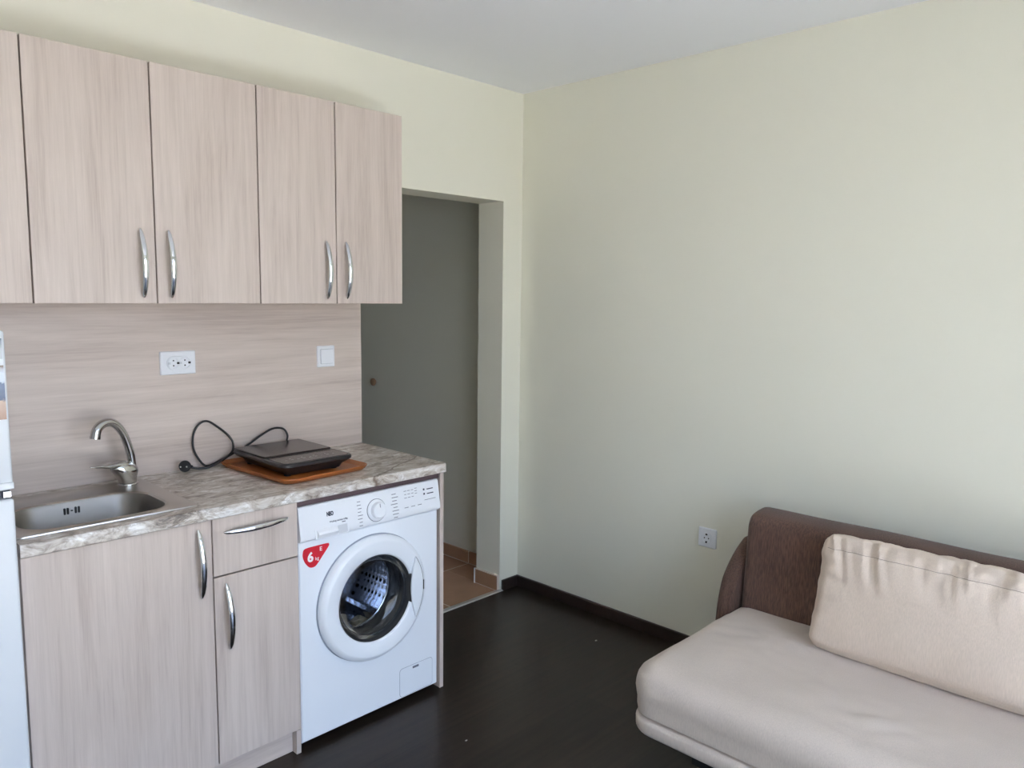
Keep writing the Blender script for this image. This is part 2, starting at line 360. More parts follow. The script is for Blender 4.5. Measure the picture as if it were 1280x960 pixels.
tr1 = struct(build('trim_1', B(HX - .0128, HX, DJ, 2.2, 0, .0695), M['grout']), 'brown tile skirting of the hallway wall', 'trim')
for y0, y1 in ((DJ + .002, .405), (.411, .86), (.864, 1.315), (1.319, 1.77), (1.774, 2.19)):
    build('tile', B(HX - .014, HX - .003, y0, y1, .003, .07, bev=.0015, seg=1), M['tile'], tr1)
tr2 = struct(build('trim_2', B(XJ - .0115, XJ, .004, DJ + .004, 0, .080), M['grout']), 'brown tile skirting on the doorway jamb with pale edging', 'trim')
build('tile', B(XJ - .014, XJ - .004, .007, DJ - .004, .004, .076, bev=.0015, seg=1), M['tile'], tr2)
build('edging', boxes([(XJ - .015, XJ - .0005, DJ - .0035, DJ + .0045, 0, .080)]), M['whitep'], tr2)
struct(build('trim_3', prism(bmesh.new(), [(-.014, .0005), (-.010, .006), (.012, .006), (.016, .0005)], 0, XR, XJ + .02), M['alu']), 'grey metal threshold strip under the doorway', 'trim')
k = thing('coat_peg', 'small round brown wooden coat peg on the shaded hallway wall', 'coat peg', (HX, 1.292, .95))
bm = bmesh.new()
prof = [(.012, -.001), (.020, -.006), (.0245, -.013), (.0225, -.021), (.014, -.026), (.001, -.0275)]
loft(bm, [[(HX + q, 1.292 + r * math.cos(2 * PI * a / 24), .95 + r * math.sin(2 * PI * a / 24)) for a in range(24)] for r, q in prof])
build('peg', bm, M['knob'], k, smooth=True)
bm = bmesh.new(); loft(bm, [[(HX - q, 1.292 + r * math.cos(2 * PI * a / 24), .95 + r * math.sin(2 * PI * a / 24)) for a in range(24)] for r, q in ((.014, 0), (.014, .0015), (.010, .002))])
build('rosette', bm, M['knob'], k, smooth=True)

# ------------------------------------------------------------------ cabinet handle (arched chrome bar)
def handle(parent, p0, p1, out=.026):
    p0, p1 = Vector(p0), Vector(p1); n = 18; path = []; rad = []
    d = (p1 - p0)
    for i in range(n + 1):
        t = i / n; s = math.sin(PI * t)
        path.append(p0 + d * t + Vector((0, -1, 0)) * (.004 + out * s ** .8)); 
        rad.append((.0048 + .0046 * s ** .6) if 0 < i < n else .003)
    bm = bmesh.new(); sweep(bm, path, [(r, r * .62) if abs(d.z) > abs(d.x) else (r * .62, r) for r in rad], 12)
    for q in (p0 + d * .06, p1 - d * .06):
        loops = [[(q.x + r * math.cos(2 * PI * a / 10), q.y + yy, q.z + r * math.sin(2 * PI * a / 10)) for a in range(10)] for r, yy in ((.004, -.0005), (.0035, -.012))]
        loft(bm, loops)
    return build('handle', bm, M['chrome'], parent, smooth=True)

# ------------------------------------------------------------------ wall cabinets
U = [-2.894, -2.559, -2.2239, -1.8941, -1.5583, -1.2621, -.9676]
ZB, ZT, DU = 1.4647, 2.1665, .2839
def carcass(bm, x0, x1, y0, y1, z0, z1, t=.016):
    for a in ((x0, x0 + t, y0, y1, z0, z1), (x1 - t, x1, y0, y1, z0, z1), (x0 + t, x1 - t, y0, y1, z0, z0 + t), (x0 + t, x1 - t, y0, y1, z1 - t, z1), (x0 + t, x1 - t, y1 - .005, y1, z0 + t, z1 - t)): box(bm, *a)
    return bm
labs = ['pale oak two-door wall cabinet above the white fridge', 'pale oak two-door wall cabinet above the steel sink, mid row', 'pale oak two-door wall cabinet beside the doorway, narrowest of the row']
for c in range(3):
    x0, xm, x1 = U[2 * c:2 * c + 3]
    t = thing('wall_cabinet', labs[c], 'cabinet', ((x0 + x1) / 2, 0, ZB), 'pale oak wall cabinets')
    bm = carcass(bmesh.new(), x0 + .0005, x1 - .0005, -DU + .019, -.001, ZB, ZT)
    box(bm, xm - .008, xm + .008, -DU + .03, -.006, ZB + .016, ZT - .016)
    build('body', bm, M['woodv'], t)
    for a, b, hs in ((x0, xm, 1), (xm, x1, -1)):
        g = .0022; rt = 0 if b == U[-1] else g
        d = build('door', B(a + g, b - rt, -DU, -DU + .0175, ZB, ZT, bev=.0008, seg=1), M['woodv'], t)
        hx = (b - .040) if hs > 0 else (a + .042)
        handle(d, (hx, -DU, ZB + .018), (hx - .004, -DU, ZB + .219))

# backsplash
tag(build('backsplash', B(-2.92, XR, -.008, -.0004, ZC + .0005, ZB - .001), M['woodh'], origin=(-1.9, 0, ZC)), 'pale oak backsplash panel with horizontal grain behind the sink', 'backsplash')

# ------------------------------------------------------------------ base cabinets
DF = .538                                     # front plane of the doors
X0, X1, X2 = -2.352, -1.866, -1.588
ZD, ZU = .083, .842
def base_body(x0, x1, extra=()):
    tt = .016
    return boxes([(x0, x0 + tt, -DF + .019, -.03, ZD, .843), (x1 - tt, x1, -DF + .019, -.03, ZD if not extra else 0, .843), (x0 + tt, x1 - tt, -DF + .019, -.03, ZD, ZD + tt), (x0 + tt, x1 - tt, -.036, -.03, ZD + tt, .843)] + ([(x1 - tt, x1, -.537, -DF + .019, 0, ZD - .002)] if extra else []))
t = thing('base_cabinet', 'wide pale oak base cabinet with one door under the sink', 'cabinet', ((X0 + X1) / 2, -.28, 0), 'pale oak base cabinets')
build('body', base_body(X0, X1 - .0005), M['woodv'], t)
d = build('door', B(X0 + .001, X1 - .002, -DF, -DF + .0175, ZD, ZU, bev=.0008, seg=1), M['woodv'], t)
handle(d, (-1.903, -DF, .615), (-1.908, -DF, .822))
build('plinth', B(X0, X1 - .001, -.512, -.496, .001, ZD - .001), M['woodh'], t)
t = thing('base_cabinet', 'narrow pale oak base cabinet with a drawer beside the washing machine', 'cabinet', ((X1 + X2) / 2, -.28, 0), 'pale oak base cabinets')
build('body', base_body(X1 + .0005, X2 - .001, (1,)), M['woodv'], t)
build('plinth', B(X1, X2 - .018, -.512, -.496, .001, ZD - .001), M['woodh'], t)
d = build('drawer', B(X1 + .002, X2, -DF, -DF + .0175, .669, ZU, bev=.0008, seg=1), M['woodv'], t)
handle(d, (-1.831, -DF, .797), (-1.622, -DF, .800), .022)
d = build('door', B(X1 + .002, X2, -DF, -DF + .0175, ZD, .664, bev=.0008, seg=1), M['woodv'], t)
handle(d, (-1.822, -DF, .434), (-1.829, -DF, .642))
tag(build('end_panel', B(-.990, -.9725, -.535, -.02, 0, .8435, bev=.0006, seg=1), M['woodv'], origin=(-.98, -.28, 0)), 'slim pale oak end panel beside the washing machine by the doorway', 'panel')

# worktop with a cut-out for the sink
SX0, SX1, SY0, SY1 = -2.346, -1.882, -.499, -.058     # sink rim
wo = (-2.352, -.548, ZC - .0355)
hx0, hx1, hy0, hy1 = SX0 + .012, SX1 - .012, SY0 + .012, SY1 - .012
bm = boxes([(-2.352, hx0, -.54, -.0085, ZC - .0355, ZC), (hx1, -.9725, -.54, -.0085, ZC - .0355, ZC), (hx0, hx1, -.54, hy0, ZC - .0355, ZC), (hx0, hx1, hy1, -.0085, ZC - .0355, ZC)])
prism(bm, [(-.54, ZC - .0355), (-.5455, ZC - .0355), (-.548, ZC - .033), (-.548, ZC - .006), (-.5462, ZC - .0018), (-.5425, ZC), (-.54, ZC)], 0, -2.352, -.9725)
t = tag(build('worktop', bm, M['stone'], origin=wo, smooth=30), 'long mottled grey-brown stone-look worktop over the base cabinets', 'worktop')
build('gap_shade_strip', B(-1.587, -.991, -.527, -.511, ZC - .0565, ZC - .0358), M['gapshade'], t)  # dark strip painting in the shade of the gap above the washing machine

# ------------------------------------------------------------------ sink
t = thing('sink', 'inset stainless steel sink with a single rounded basin', 'sink', ((SX0 + SX1) / 2, (SY0 + SY1) / 2, ZC))
cx, cy, hx, hy = (SX0 + SX1) / 2, (SY0 + SY1) / 2, (SX1 - SX0) / 2, (SY1 - SY0) / 2
bcx, bcy, bhx, bhy = -2.130, -.3375, .187, .1335
def L(cx_, cy_, hx_, hy_, r, z): return [(x, y, z) for x, y in rrect(cx_, cy_, hx_, hy_, r, 8)]
bm = bmesh.new()
loops = [L(cx, cy, hx, hy, .014, ZC + .0004), L(cx, cy, hx - .001, hy - .001, .014, ZC + .004), L(cx, cy, hx - .006, hy - .006, .02, ZC + .0050), L(cx, cy, hx - .012, hy - .012, .02, ZC + .0032)]
loops += [L(bcx, bcy, bhx + .011, bhy + .009, .09, ZC + .003), L(bcx, bcy, bhx + .005, bhy + .0045, .088, ZC + .0062), L(bcx, bcy, bhx, bhy, .085, ZC + .002), L(bcx, bcy, bhx - .004, bhy - .004, .082, ZC - .008),
          L(bcx, bcy, bhx - .012, bhy - .012, .078, ZC - .10), L(bcx, bcy, bhx - .028, bhy - .028, .065, ZC - .138), L(bcx, bcy, bhx - .055, bhy - .055, .045, ZC - .148), L(bcx, bcy, .03, .03, .0299, ZC - .153)]
loft(bm, loops[:7], (False, False)); build('rim', bm, M['steel'], t, smooth=35)
bm = bmesh.new(); loft(bm, loops[6:], (False, True)); build('basin', bm, M['shadesteel'], t, smooth=35)  # same steel as the rim, with the basin's shade put into a darker colour
bm = bmesh.new()
for i, (dx, hh, ww) in enumerate(((-.019, .016, .0035), (-.0105, .016, .0035), (.0105, .016, .0035), (.019, .016, .0035), (0, .003, .004))):
    prism(bm, [(x, z) for x, z in rrect(-2.137 + dx, ZC - .024, ww / 1.2, hh / 1.6, .003, 4)], 1, bcy + bhy - .0075, bcy + bhy - .0045)
build('overflow_slots', bm, M['slot'], t)
bm = bmesh.new(); loft(bm, [[(bcx + r * math.cos(2 * PI * a / 32), bcy + r * math.sin(2 * PI * a / 32), z) for a in range(32)] for r, z in ((.036, ZC - .1525), (.034, ZC - .150), (.026, ZC - .151), (.022, ZC - .1535), (.004, ZC - .1535))], (False, True))
build('drain', bm, M['chrome'], t, smooth=True)

# ------------------------------------------------------------------ mixer tap
t = thing('mixer_tap', 'chrome single-lever mixer tap with a curved spout on the sink', 'tap', (-1.945, -.105, ZC + .003))
ang = math.radians(15); dv = Vector((-math.cos(ang), -math.sin(ang), 0)); sv = Vector((-dv.y, dv.x, 0)); fo = Vector((-1.945, -.105, 0))
def F(s, z, w=0): return fo + dv * s + sv * w + Vector((0, 0, z))
bm = bmesh.new()
loops = []
for s, z, a, b in ((-.006, .8835, .030, .029), (-.006, .887, .030, .029), (-.0055, .889, .026, .026), (-.004, .900, .029, .028), (.000, .913, .035, .030), (.003, .928, .044, .031), (.006, .939, .045, .029), (.010, .950, .037, .025), (.014, .957, .024, .018), (.016, .960, .006, .005)):
    loops.append([F(s + a * math.cos(2 * PI * k / 28), z + (-.010 * math.cos(2 * PI * k / 28) * -1 if z > .92 else 0) * .5, b * math.sin(2 * PI * k / 28)) for k in range(28)])
loft(bm, loops); build('body', bm, M['tapchrome'], t, smooth=60)
pts = [(-.0215, .930), (-.0231, .9335), (-.0215, .960), (-.0174, .9858), (-.0019, 1.036), (.0184, 1.0718), (.0418, 1.090), (.0695, 1.0895), (.0897, 1.0734), (.0965, 1.050)]
path = spline([F(s, z) for s, z in pts], 5)
bm = bmesh.new(); sweep(bm, path, [.0128 + .0022 * min(1, max(0, (i / len(path) - .5) * 2)) for i in range(len(path))], 18)
sp_ = build('spout', bm, M['tapchrome'], t, smooth=60)
e = path[-1]; d_ = (path[-1] - path[-3]).normalized()
bm = bmesh.new(); sweep(bm, [e - d_ * .004, e + d_ * .004], .0155, 18); build('aerator', bm, M['tapchrome'], sp_, smooth=40)
bm = bmesh.new(); sweep(bm, [F(-.0222, .929), F(-.0222, .938)], .0155, 18); build('collar', bm, M['tapchrome'], t, smooth=40)
bm = bmesh.new()
path = [F(s, z) for s, z in ((.006, .951), (.022, .9535), (.045, .9525), (.070, .9545), (.095, .958), (.118, .9605))]
sweep(bm, path, [(.024, .012), (.024, .014), (.020, .011), (.014, .0075), (.009, .0045), (.002, .001)], 16)
lv = build('lever', bm, M['tapchrome'], t, smooth=60)

# ------------------------------------------------------------------ washing machine
WXa, WXb, WY = -1.5835, -1.0035, -.535
t = thing('washing_machine', 'white front-loading washing machine with round door under the worktop', 'washing machine', ((WXa + WXb) / 2, -.28, 0))
DCX, DCZ = -1.300, .452
zb_, zt_ = .026, .706
bm = boxes([(WXa, WXa + .012, WY + .012, -.035, zb_, .822), (WXb - .012, WXb, WY + .012, -.035, zb_, .822), (WXa + .012, WXb - .012, WY + .03, -.035, .806, .822), (WXa + .012, WXb - .012, -.05, -.035, zb_, .806), (WXa + .012, WXb - .012, WY + .03, -.05, zb_, zb_ + .012)])
build('cabinet', bm, M['white'], t)
# front panel with a round hole
bm = bmesh.new(); n = 96; RH = .185
def edgept(a, x0, x1, z0, z1):
    c, s = math.cos(a), math.sin(a); tx = ((x1 - DCX) / c) if c > 1e-9 else ((x0 - DCX) / c if c < -1e-9 else 1e9); tz = ((z1 - DCZ) / s) if s > 1e-9 else ((z0 - DCZ) / s if s < -1e-9 else 1e9)
    q = min(tx, tz); return (DCX + c * q, DCZ + s * q)
angs = sorted([2 * PI * i / n for i in range(n)] + [math.atan2(z - DCZ, x - DCX) % (2 * PI) for x in (WXa, WXb) for z in (zb_, zt_)])
def ringloop(kind, y, ins=0):
    out = []
    for a in angs:
        if kind == 'c': out.append((DCX + RH * math.cos(a), y, DCZ + RH * math.sin(a)))
        else:
            x, z = edgept(a, WXa + ins, WXb - ins, zb_ + ins, zt_ - ins); out.append((x, y, z))
    return out
loft(bm, [ringloop('c', WY + .010), ringloop('c', WY), ringloop('r', WY, .004), ringloop('r', WY + .004), ringloop('r', WY + .012), ringloop('c', WY + .010)], (False, False))
fp = build('front_panel', bm, M['white'], t, smooth=30)
# control panel, leaning back, with a rounded lower lip
prof = [(WY + .03, .708), (WY - .006, .708), (WY - .013, .714), (WY - .015, .722), (WY - .014, .734), (WY - .0005, .818), (WY + .003, .822), (WY + .03, .822)]
cp = build('control_panel', prism(bmesh.new(), prof, 0, WXa - .001, WXb + .001), M['plastic'], t, smooth=30)
up = Vector((0, .0135, .084)).normalized()
def CPm(x, z, off=.0006):
    y = (WY - .014) + (z - .734) * (.0135 / .084)
    nrm = Vector((1, 0, 0)).cross(up)
    return frame4(Vector((x, y, z)) + nrm * off, (1, 0, 0), up)
lg = link('logo', text_mesh('NEO', .0185, CPm(-1.470, .783) @ Matrix.Diagonal((.66, 1, 1, 1)), .0010), M['dprint'], cp)
link('lettering', text_mesh('Washing machine 6.0kg', .0085, CPm(-1.440, .757) @ Matrix.Diagonal((.86, 1, 1, 1))), M['print'], cp)
bm = bmesh.new(); rnd = random.Random(4)
def mark(x, z, w, h=.003):
    box(bm, -.5, .5, -.5, .5, -.5, .5); vs = bm.verts[-8:]
    m4 = CPm(x, z) @ Matrix.Diagonal((w, h, .0003, 1))
    for v in vs: v.co = m4 @ v.co
for i in range(8):
    z = .801 - i * .0115
    bm.verts.ensure_lookup_table(); mark(-1.355 + rnd.uniform(-.002, .002), z, rnd.uniform(.012, .022), .0022)
    bm.verts.ensure_lookup_table(); mark(-1.208 + rnd.uniform(-.004, .004), z, rnd.uniform(.016, .030), .0024)
for r in range(3):
    for q in range(3):
        bm.verts.ensure_lookup_table(); mark(-1.158 + q * .016, .803 - r * .012, rnd.uniform(.007, .012), .0018)
for q in range(3): bm.verts.ensure_lookup_table(); mark(-1.158 + q * .030, .745, .018, .0022)
for q in range(3): bm.verts.ensure_lookup_table(); mark(-1.110, .806 - q * .009, .010, .0018)
bm.verts.ensure_lookup_table(); mark(-1.048, .757, .052, .0018)
build('panel_print', bm, M['print'], cp)['kind'] = 'stuff'
bm = bmesh.new()
for q in (0, 1): bm.verts.ensure_lookup_table(); mark(-1.045, .794 - q * .016, .030, .0035)
for q in (0, 1): bm.verts.ensure_lookup_table(); mark(-1.073, .795 - q * .016, .007, .007)
bm.verts.ensure_lookup_table(); mark(-1.421, .749, .014, .0025)
build('panel_marks', bm, M['dprint'], cp)['kind'] = 'stuff'
def disc_on_panel(cx_, cz_, prof_, n_=40):
    m4 = CPm(cx_, cz_, 0); b = bmesh.new()
    loft(b, [[m4 @ Vector((r * math.cos(2 * PI * k / n_), r * math.sin(2 * PI * k / n_), h)) for k in range(n_)] for r, h in prof_], (True, True)); return b
build('dial_ring', disc_on_panel(-1.287, .7605, [(.0395, -.002), (.0395, .0008), (.0378, .0008)]), M['print'], cp)
dl = build('dial', disc_on_panel(-1.287, .7605, [(.0378, 0), (.0375, .003), (.034, .006), (.029, .008), (.027, .022), (.024, .0245), (.001, .0247)]), M['plastic'], t, smooth=35)
m4 = CPm(-1.287, .7605, .0247)
b2 = bmesh.new(); box(b2, -.0012, .0012, .010, .023, 0, .0006)
for v in b2.verts: v.co = m4 @ v.co
build('pointer', b2, M['print'], dl)
# detergent drawer: a plate with a pull lip whose underside is scooped
m4 = CPm(-1.468, .727, 0)
b2 = bmesh.new()
loft(b2, [[m4 @ Vector((x, y, h)) for x, y in rrect(0, 0, .064 - i, .0165 - i, .004, 3)] for h, i in ((-.004, 0), (.0012, 0), (.0022, .0012))])
dd = build('detergent_drawer', b2, M['plastic'], t, smooth=30)
b2 = bmesh.new(); lip = [(.0135, .002), (.004, .0105), (-.002, .0115), (-.0135, .002)]
loft(b2, [[m4 @ Vector((x, y, h)) for y, h in lip] for x in (-.057, .018)])
build('grip', b2, M['plastic'], dd, smooth=20)
b2 = bmesh.new(); loft(b2, [[m4 @ Vector((x, y, h)) for x, y in rrect(.040, .0, .018, .0135, .003, 3)] for h in (.002, .0032)])
build('label_field', b2, M['grey2'], dd)
# energy sticker
def P2(pts_, y): return [(x, y, z) for x, z in pts_]
stk = [(x, z) for x, z in [(v.x, v.z) for v in spline([(-1.570, 0, .664), (-1.566, 0, .680), (-1.552, 0, .6845), (-1.520, 0, .685), (-1.478, 0, .6845), (-1.4715, 0, .6805), (-1.474, 0, .672), (-1.500, 0, .642), (-1.516, 0, .624), (-1.528, 0, .616), (-1.545, 0, .618), (-1.560, 0, .634), (-1.568, 0, .652), (-1.570, 0, .664)], 4)[:-1]]]
b2 = bmesh.new(); loft(b2, [P2(stk, WY - .0001), P2(stk, WY - .0007)]); st = build('sticker', b2, M['red'], t)
FM = lambda x, z: frame4((x, WY - .0009, z), (1, 0, 0), (0, 0, 1))
link('numeral', text_mesh('6', .043, FM(-1.542, .650), .0016), M['whitep'], st)
link('lettering', text_mesh('kg', .016, FM(-1.5175, .642), .0001), M['whitep'], st)
link('letter', text_mesh('E', .019, FM(-1.503, .671), .0005), M['whitep'], st)
# filter flap bottom right
fx0, fx1, fz0, fz1 = -1.183, -1.028, .032, .141
def plate(y0, y1, ins, r): 
    b = bmesh.new(); pr = rrect((fx0 + fx1) / 2, (fz0 + fz1) / 2, (fx1 - fx0) / 2 - ins, (fz1 - fz0) / 2 - ins, r, 4)
    return loft(b, [[(x, y0, z) for x, z in pr], [(x, y1, z) for x, z in pr]])
ff = build('filter_flap', plate(WY + .001, WY - .0012, .0016, .012), M['white'], t)
build('flap_joint', plate(WY + .001, WY - .0004, 0, .013), M['grey'], ff)
build('flap_grip', B(-1.123, -1.095, WY - .0022, WY - .0012, .126, .134), M['print'], ff)
# round door
dr = build('door', lathe_y(bmesh.new(), DCX, DCZ, [(.212, WY - .002), (.2205, WY - .003), (.2215, WY - .014), (.2195, WY - .021), (.214, WY - .028), (.206, WY - .0335), (.201, WY - .0350), (.160, WY - .0290), (.1545, WY - .0265), (.1525, WY - .022), (.1525, WY + .004), (.160, WY + .004), (.180, WY - .002), (.212, WY - .002)], 96), M['white'], t, smooth=50)
build('shadow_gap', lathe_y(bmesh.new(), DCX, DCZ, [(.188, WY - .0004), (.2245, WY - .0004), (.2245, WY - .0016), (.188, WY - .0016), (.188, WY - .0004)], 96), M['grey'], dr)
build('inner_rim', lathe_y(bmesh.new(), DCX, DCZ, [(.1522, WY - .022), (.1522, WY + .010), (.146, WY + .012), (.1465, WY - .012), (.1522, WY - .022)], 80), M['dark'], dr, smooth=50)
build('door_glass', lathe_y(bmesh.new(), DCX, DCZ, [(.1465, WY - .010), (.143, WY + .004), (.135, WY + .016), (.118, WY + .026), (.090, WY + .034), (.050, WY + .039), (.001, WY + .040)], 64), M['glass'], dr, smooth=True)
build('gasket', lathe_y(bmesh.new(), DCX, DCZ, [(.1845, WY + .005), (.156, WY + .013), (.149, WY + .022), (.151, WY + .040), (.146, WY + .046), (.148, WY + .060), (.142, WY + .078), (.1385, WY + .084), (.142, WY + .090), (.178, WY + .086), (.186, WY + .05), (.1848, WY + .012), (.1845, WY + .005)], 64), M['dark'], t, smooth=40)
# handle: lens plate at the right of the door ring, dark finger recess beside it
def lens(inset):
    pts_ = []
    R = .2005 - inset
    a1 = math.radians(35)
    for i in range(17):
        a = -a1 + 2 * a1 * i / 16; pts_.append((DCX + R * math.cos(a) , DCZ + R * math.sin(a) * (1 - inset * 2)))
    xl = DCX + R * math.cos(a1)
    for i in range(1, 12):
        q = 1 - 2 * i / 12; pts_.append((xl - .022 * (1 - q * q) + inset * 1.0, DCZ + q * R * math.sin(a1) * .98))
    return pts_
b2 = bmesh.new(); loft(b2, [P2([(x + .0022, z) for x, z in lens(.002)], WY - .028), P2([(x + .0022, z) for x, z in lens(.002)], WY - .0368)]); build('handle_gap', b2, M['dark'], dr)
b2 = bmesh.new(); loft(b2, [P2(lens(.002), WY - .030), P2(lens(.002), WY - .0375), P2(lens(.0045), WY - .0390)]); dh = build('door_handle', b2, M['white'], dr, smooth=30)
b2 = bmesh.new(); prism(b2, [(DCX + .142, DCZ - .050), (DCX + .156, DCZ - .056), (DCX + .156, DCZ + .056), (DCX + .142, DCZ + .050)], 1, WY - .008, WY - .0345); build('finger_recess', b2, M['dark'], dr)
b2 = bmesh.new(); prism(b2, [(DCX + .1955, DCZ - .016), (DCX + .2005, DCZ - .016), (DCX + .2005, DCZ + .020), (DCX + .1955, DCZ + .020)], 1, WY - .034, WY - .0396); build('latch', b2, M['dark'], dr)
# drum
dm = build('drum', lathe_y(bmesh.new(), DCX, DCZ, [(.1405, WY + .092), (.1385, WY + .0955), (.142, WY + .098), (.225, WY + .102), (.235, WY + .115), (.235, WY + .36), (.222, WY + .385), (.12, WY + .392), (.05, WY + .375), (.001, WY + .372)], 80), M['drum'], t, smooth=50)
build('lip', lathe_y(bmesh.new(), DCX, DCZ, [(.1385 + .0028 * math.cos(q * PI / 4), WY + .0945 + .0028 * math.sin(q * PI / 4)) for q in range(9)], 64), M['paddle'], dm, smooth=True)
for i in range(3):
    a = math.radians(70 + 120 * i); c, s = math.cos(a), math.sin(a)
    b2 = bmesh.new()
    for j, (y0, y1) in enumerate(((WY + .125, WY + .355),)):
        lo = []
        for f, (rr, ww) in enumerate(((.234, .034), (.215, .026), (.185, .014), (.178, .008))):
            cxx, czz = DCX + rr * c, DCZ + rr * s
            lo.append([(cxx - s * w * ww, y, czz + c * w * ww) for w, y in ((-1, y0 + f * .012), (1, y0 + f * .012), (1, y1 - f * .006), (-1, y1 - f * .006))])
        loft(b2, lo)
    build('paddle', b2, M['paddle'], dm, smooth=25)
for x in (WXa + .05, WXb - .05):
    for y in (-.47, -.09):
        bm = bmesh.new(); loft(bm, [[(x + r * math.cos(2 * PI * a / 16), y + r * math.sin(2 * PI * a / 16), z) for a in range(16)] for r, z in ((.020, .0), (.020, .012), (.009, .014), (.009, .026))]); build('foot', bm, M['black'], t)
# crumpled paper in the drum
def crumple(name, c, s, seed, label):
    bm = bmesh.new(); bmesh.ops.create_icosphere(bm, subdivisions=2, radius=1)
    for v in bm.verts:
        q = 1 + .7 * mnoise.noise(v.co * 1.7 + Vector((seed, 0, 0))); v.co = Vector((v.co.x * s[0] * q, v.co.y * s[1] * q, v.co.z * s[2] * q)) + Vector(c)
    return tag(build(name, bm, M['leaf'], origin=(c[0], c[1], c[2] - s[2])), label, 'paper')
crumple('crumpled_paper', (-1.215, -.340, .268), (.036, .034, .024), 1, 'crumpled beige paper lying in the washing machine drum')

# ------------------------------------------------------------------ fridge
fx1, fx0, fy, fz = -2.373, -2.93, -.62, 1.409
t = thing('fridge', 'tall white fridge freezer at the left end of the worktop', 'fridge', ((fx0 + fx1) / 2, -.33, 0))
build('cabinet', B(fx0 + .002, fx1 - .002, fy + .048, -.05, .02, fz - .004, bev=.003), M['fridge'], t)
def fdoor(z0, z1): return B(fx0, fx1, fy, fy + .045, z0, z1, bev=.008, seg=3)
d1 = build('upper_door', fdoor(1.036, fz), M['fridge'], t, smooth=40)
d2 = build('lower_door', fdoor(.05, 1.016), M['fridge'], t, smooth=40)
build('handle_strip', B(fx0 + .01, fx1 - .006, fy + .012, fy + .044, 1.0165, 1.0355), M['dprint'], t)
build('hinge_cover', B(fx1 - .05, fx1 - .008, fy + .005, fy + .06, fz + .0005, fz + .013, bev=.003), M['fridge'], t)
build('door_lip', B(fx0 + .004, fx1 - .0005, fy - .006, fy - .0002, 1.040, 1.056, bev=.002), M['fridge'], d1)
build('hinge_pin', B(fx1 - .022, fx1 - .004, fy + .004, fy + .0118, 1.018, 1.034, bev=.002), M['chrome'], t)
for x in (fx0 + .05, fx1 - .05):
    for y in (-.52, -.1): build('foot', B(x - .02, x + .02, y - .02, y + .02, 0, .02), M['black'], t)
tag(build('snapshot', B(-2.52, -2.380, fy - .0012, fy, 1.344, 1.391), M['pic1'], origin=(-2.45, fy, 1.344)), 'grey-blue snapshot stuck near the top of the fridge door', 'photo', 'snapshots on the fridge door')
tag(build('snapshot', B(-2.52, -2.379, fy - .0012, fy, 1.204, 1.329), M['pic2'], origin=(-2.45, fy, 1.204)), 'blue and tan snapshot stuck below another on the fridge door', 'photo', 'snapshots on the fridge door')

# ------------------------------------------------------------------ sockets and switch
def wall_frame(kind, a, z):
    # local x to the right as seen from the room, y up, z out of the wall
    if kind == 'back': return frame4((a, -.008, z), (1, 0, 0), (0, 0, 1))
    return frame4((0, a, z), (0, -1, 0), (0, 0, 1))
def lp(m4, cx_, cy_, hx_, hy_, r, prof_, n_=6):
    b = bmesh.new(); loft(b, [[m4 @ Vector((x, y, h)) for x, y in rrect(cx_, cy_, hx_ - i, hy_ - i, max(.0005, r - i), n_)] for h, i in prof_]); return b
def cyl(m4, cx_, cy_, prof_, b=None, n_=32, caps=(True, True)):
    b = b or bmesh.new(); loft(b, [[m4 @ Vector((cx_ + r * math.cos(2 * PI * k / n_), cy_ + r * math.sin(2 * PI * k / n_), h)) for k in range(n_)] for r, h in prof_], caps); return b
def well(m4, cx_, s, par, z0=.012, turn=0):
    m4 = m4 @ Matrix.Translation((cx_, 0, 0)) @ Matrix.Rotation(turn, 4, 'Z'); cx_ = 0
    w = build('socket_well', cyl(m4, cx_, 0, [(.0205 * s, z0), (.0205 * s, z0 + .0035), (.0192 * s, z0 + .0035), (.0185 * s, z0 + .0006), (.0005, z0 + .0006)], caps=(True, False)), M['plastic'], par, smooth=35)
    for q in (-1, 1): build('pin_hole', cyl(m4, cx_, q * .0095 * s, [(.0028 * s, z0 + .0004), (.0028 * s, z0 + .0012)], None, 12), M['slot'], w)
    for q in (-1, 1):
        b = bmesh.new(); box(b, cx_ + q * .0165 * s - .0036, cx_ + q * .0165 * s + .0036, -.0034, .0034, z0 + .0006, z0 + .0044)
        for v in b.verts: v.co = m4 @ v.co
        build('earth_clip', b, M['slot' if q > 0 or turn else 'grey2'], w)
m4 = wall_frame('back', -1.727, 1.257)
t = thing('double_socket', 'white double power socket on the wooden backsplash', 'socket', (-1.727, -.008, 1.216))
build('plate', lp(m4, 0, 0, .0608, .0405, .004, [(.0002, 0), (.005, .0005), (.008, .003)]), M['plastic'], t, smooth=30)
ins = build('insert', lp(m4, .001, 0, .0415, .0235, .0234, [(.0075, 0), (.0115, .0005), (.0125, .0018)], 12), M['plastic'], t, smooth=30)
well(m4, -.0185, .92, ins, .0122); well(m4, .0205, .92, ins, .0122)
m4 = wall_frame('back', -1.1395, 1.251)
t = thing('light_switch', 'square white light switch on the backsplash by the doorway', 'switch', (-1.1395, -.008, 1.208))
build('plate', lp(m4, 0, 0, .0398, .0425, .004, [(.0002, 0), (.005, .0005), (.008, .004)]), M['plastic'], t, smooth=30)
build('rocker_gap', lp(m4, .002, 0, .0285, .0295, .001, [(.006, 0), (.0086, 0)]), M['grey'], t)
build('rocker', lp(m4, .002, 0, .0272, .0282, .001, [(.006, 0), (.0112, 0), (.0122, .0008)]), M['plastic'], t, smooth=30)
m4 = wall_frame('right', -1.095, .505)
t = thing('single_socket', 'square white single power socket on the wall beside the sofa', 'socket', (0, -1.095, .464))
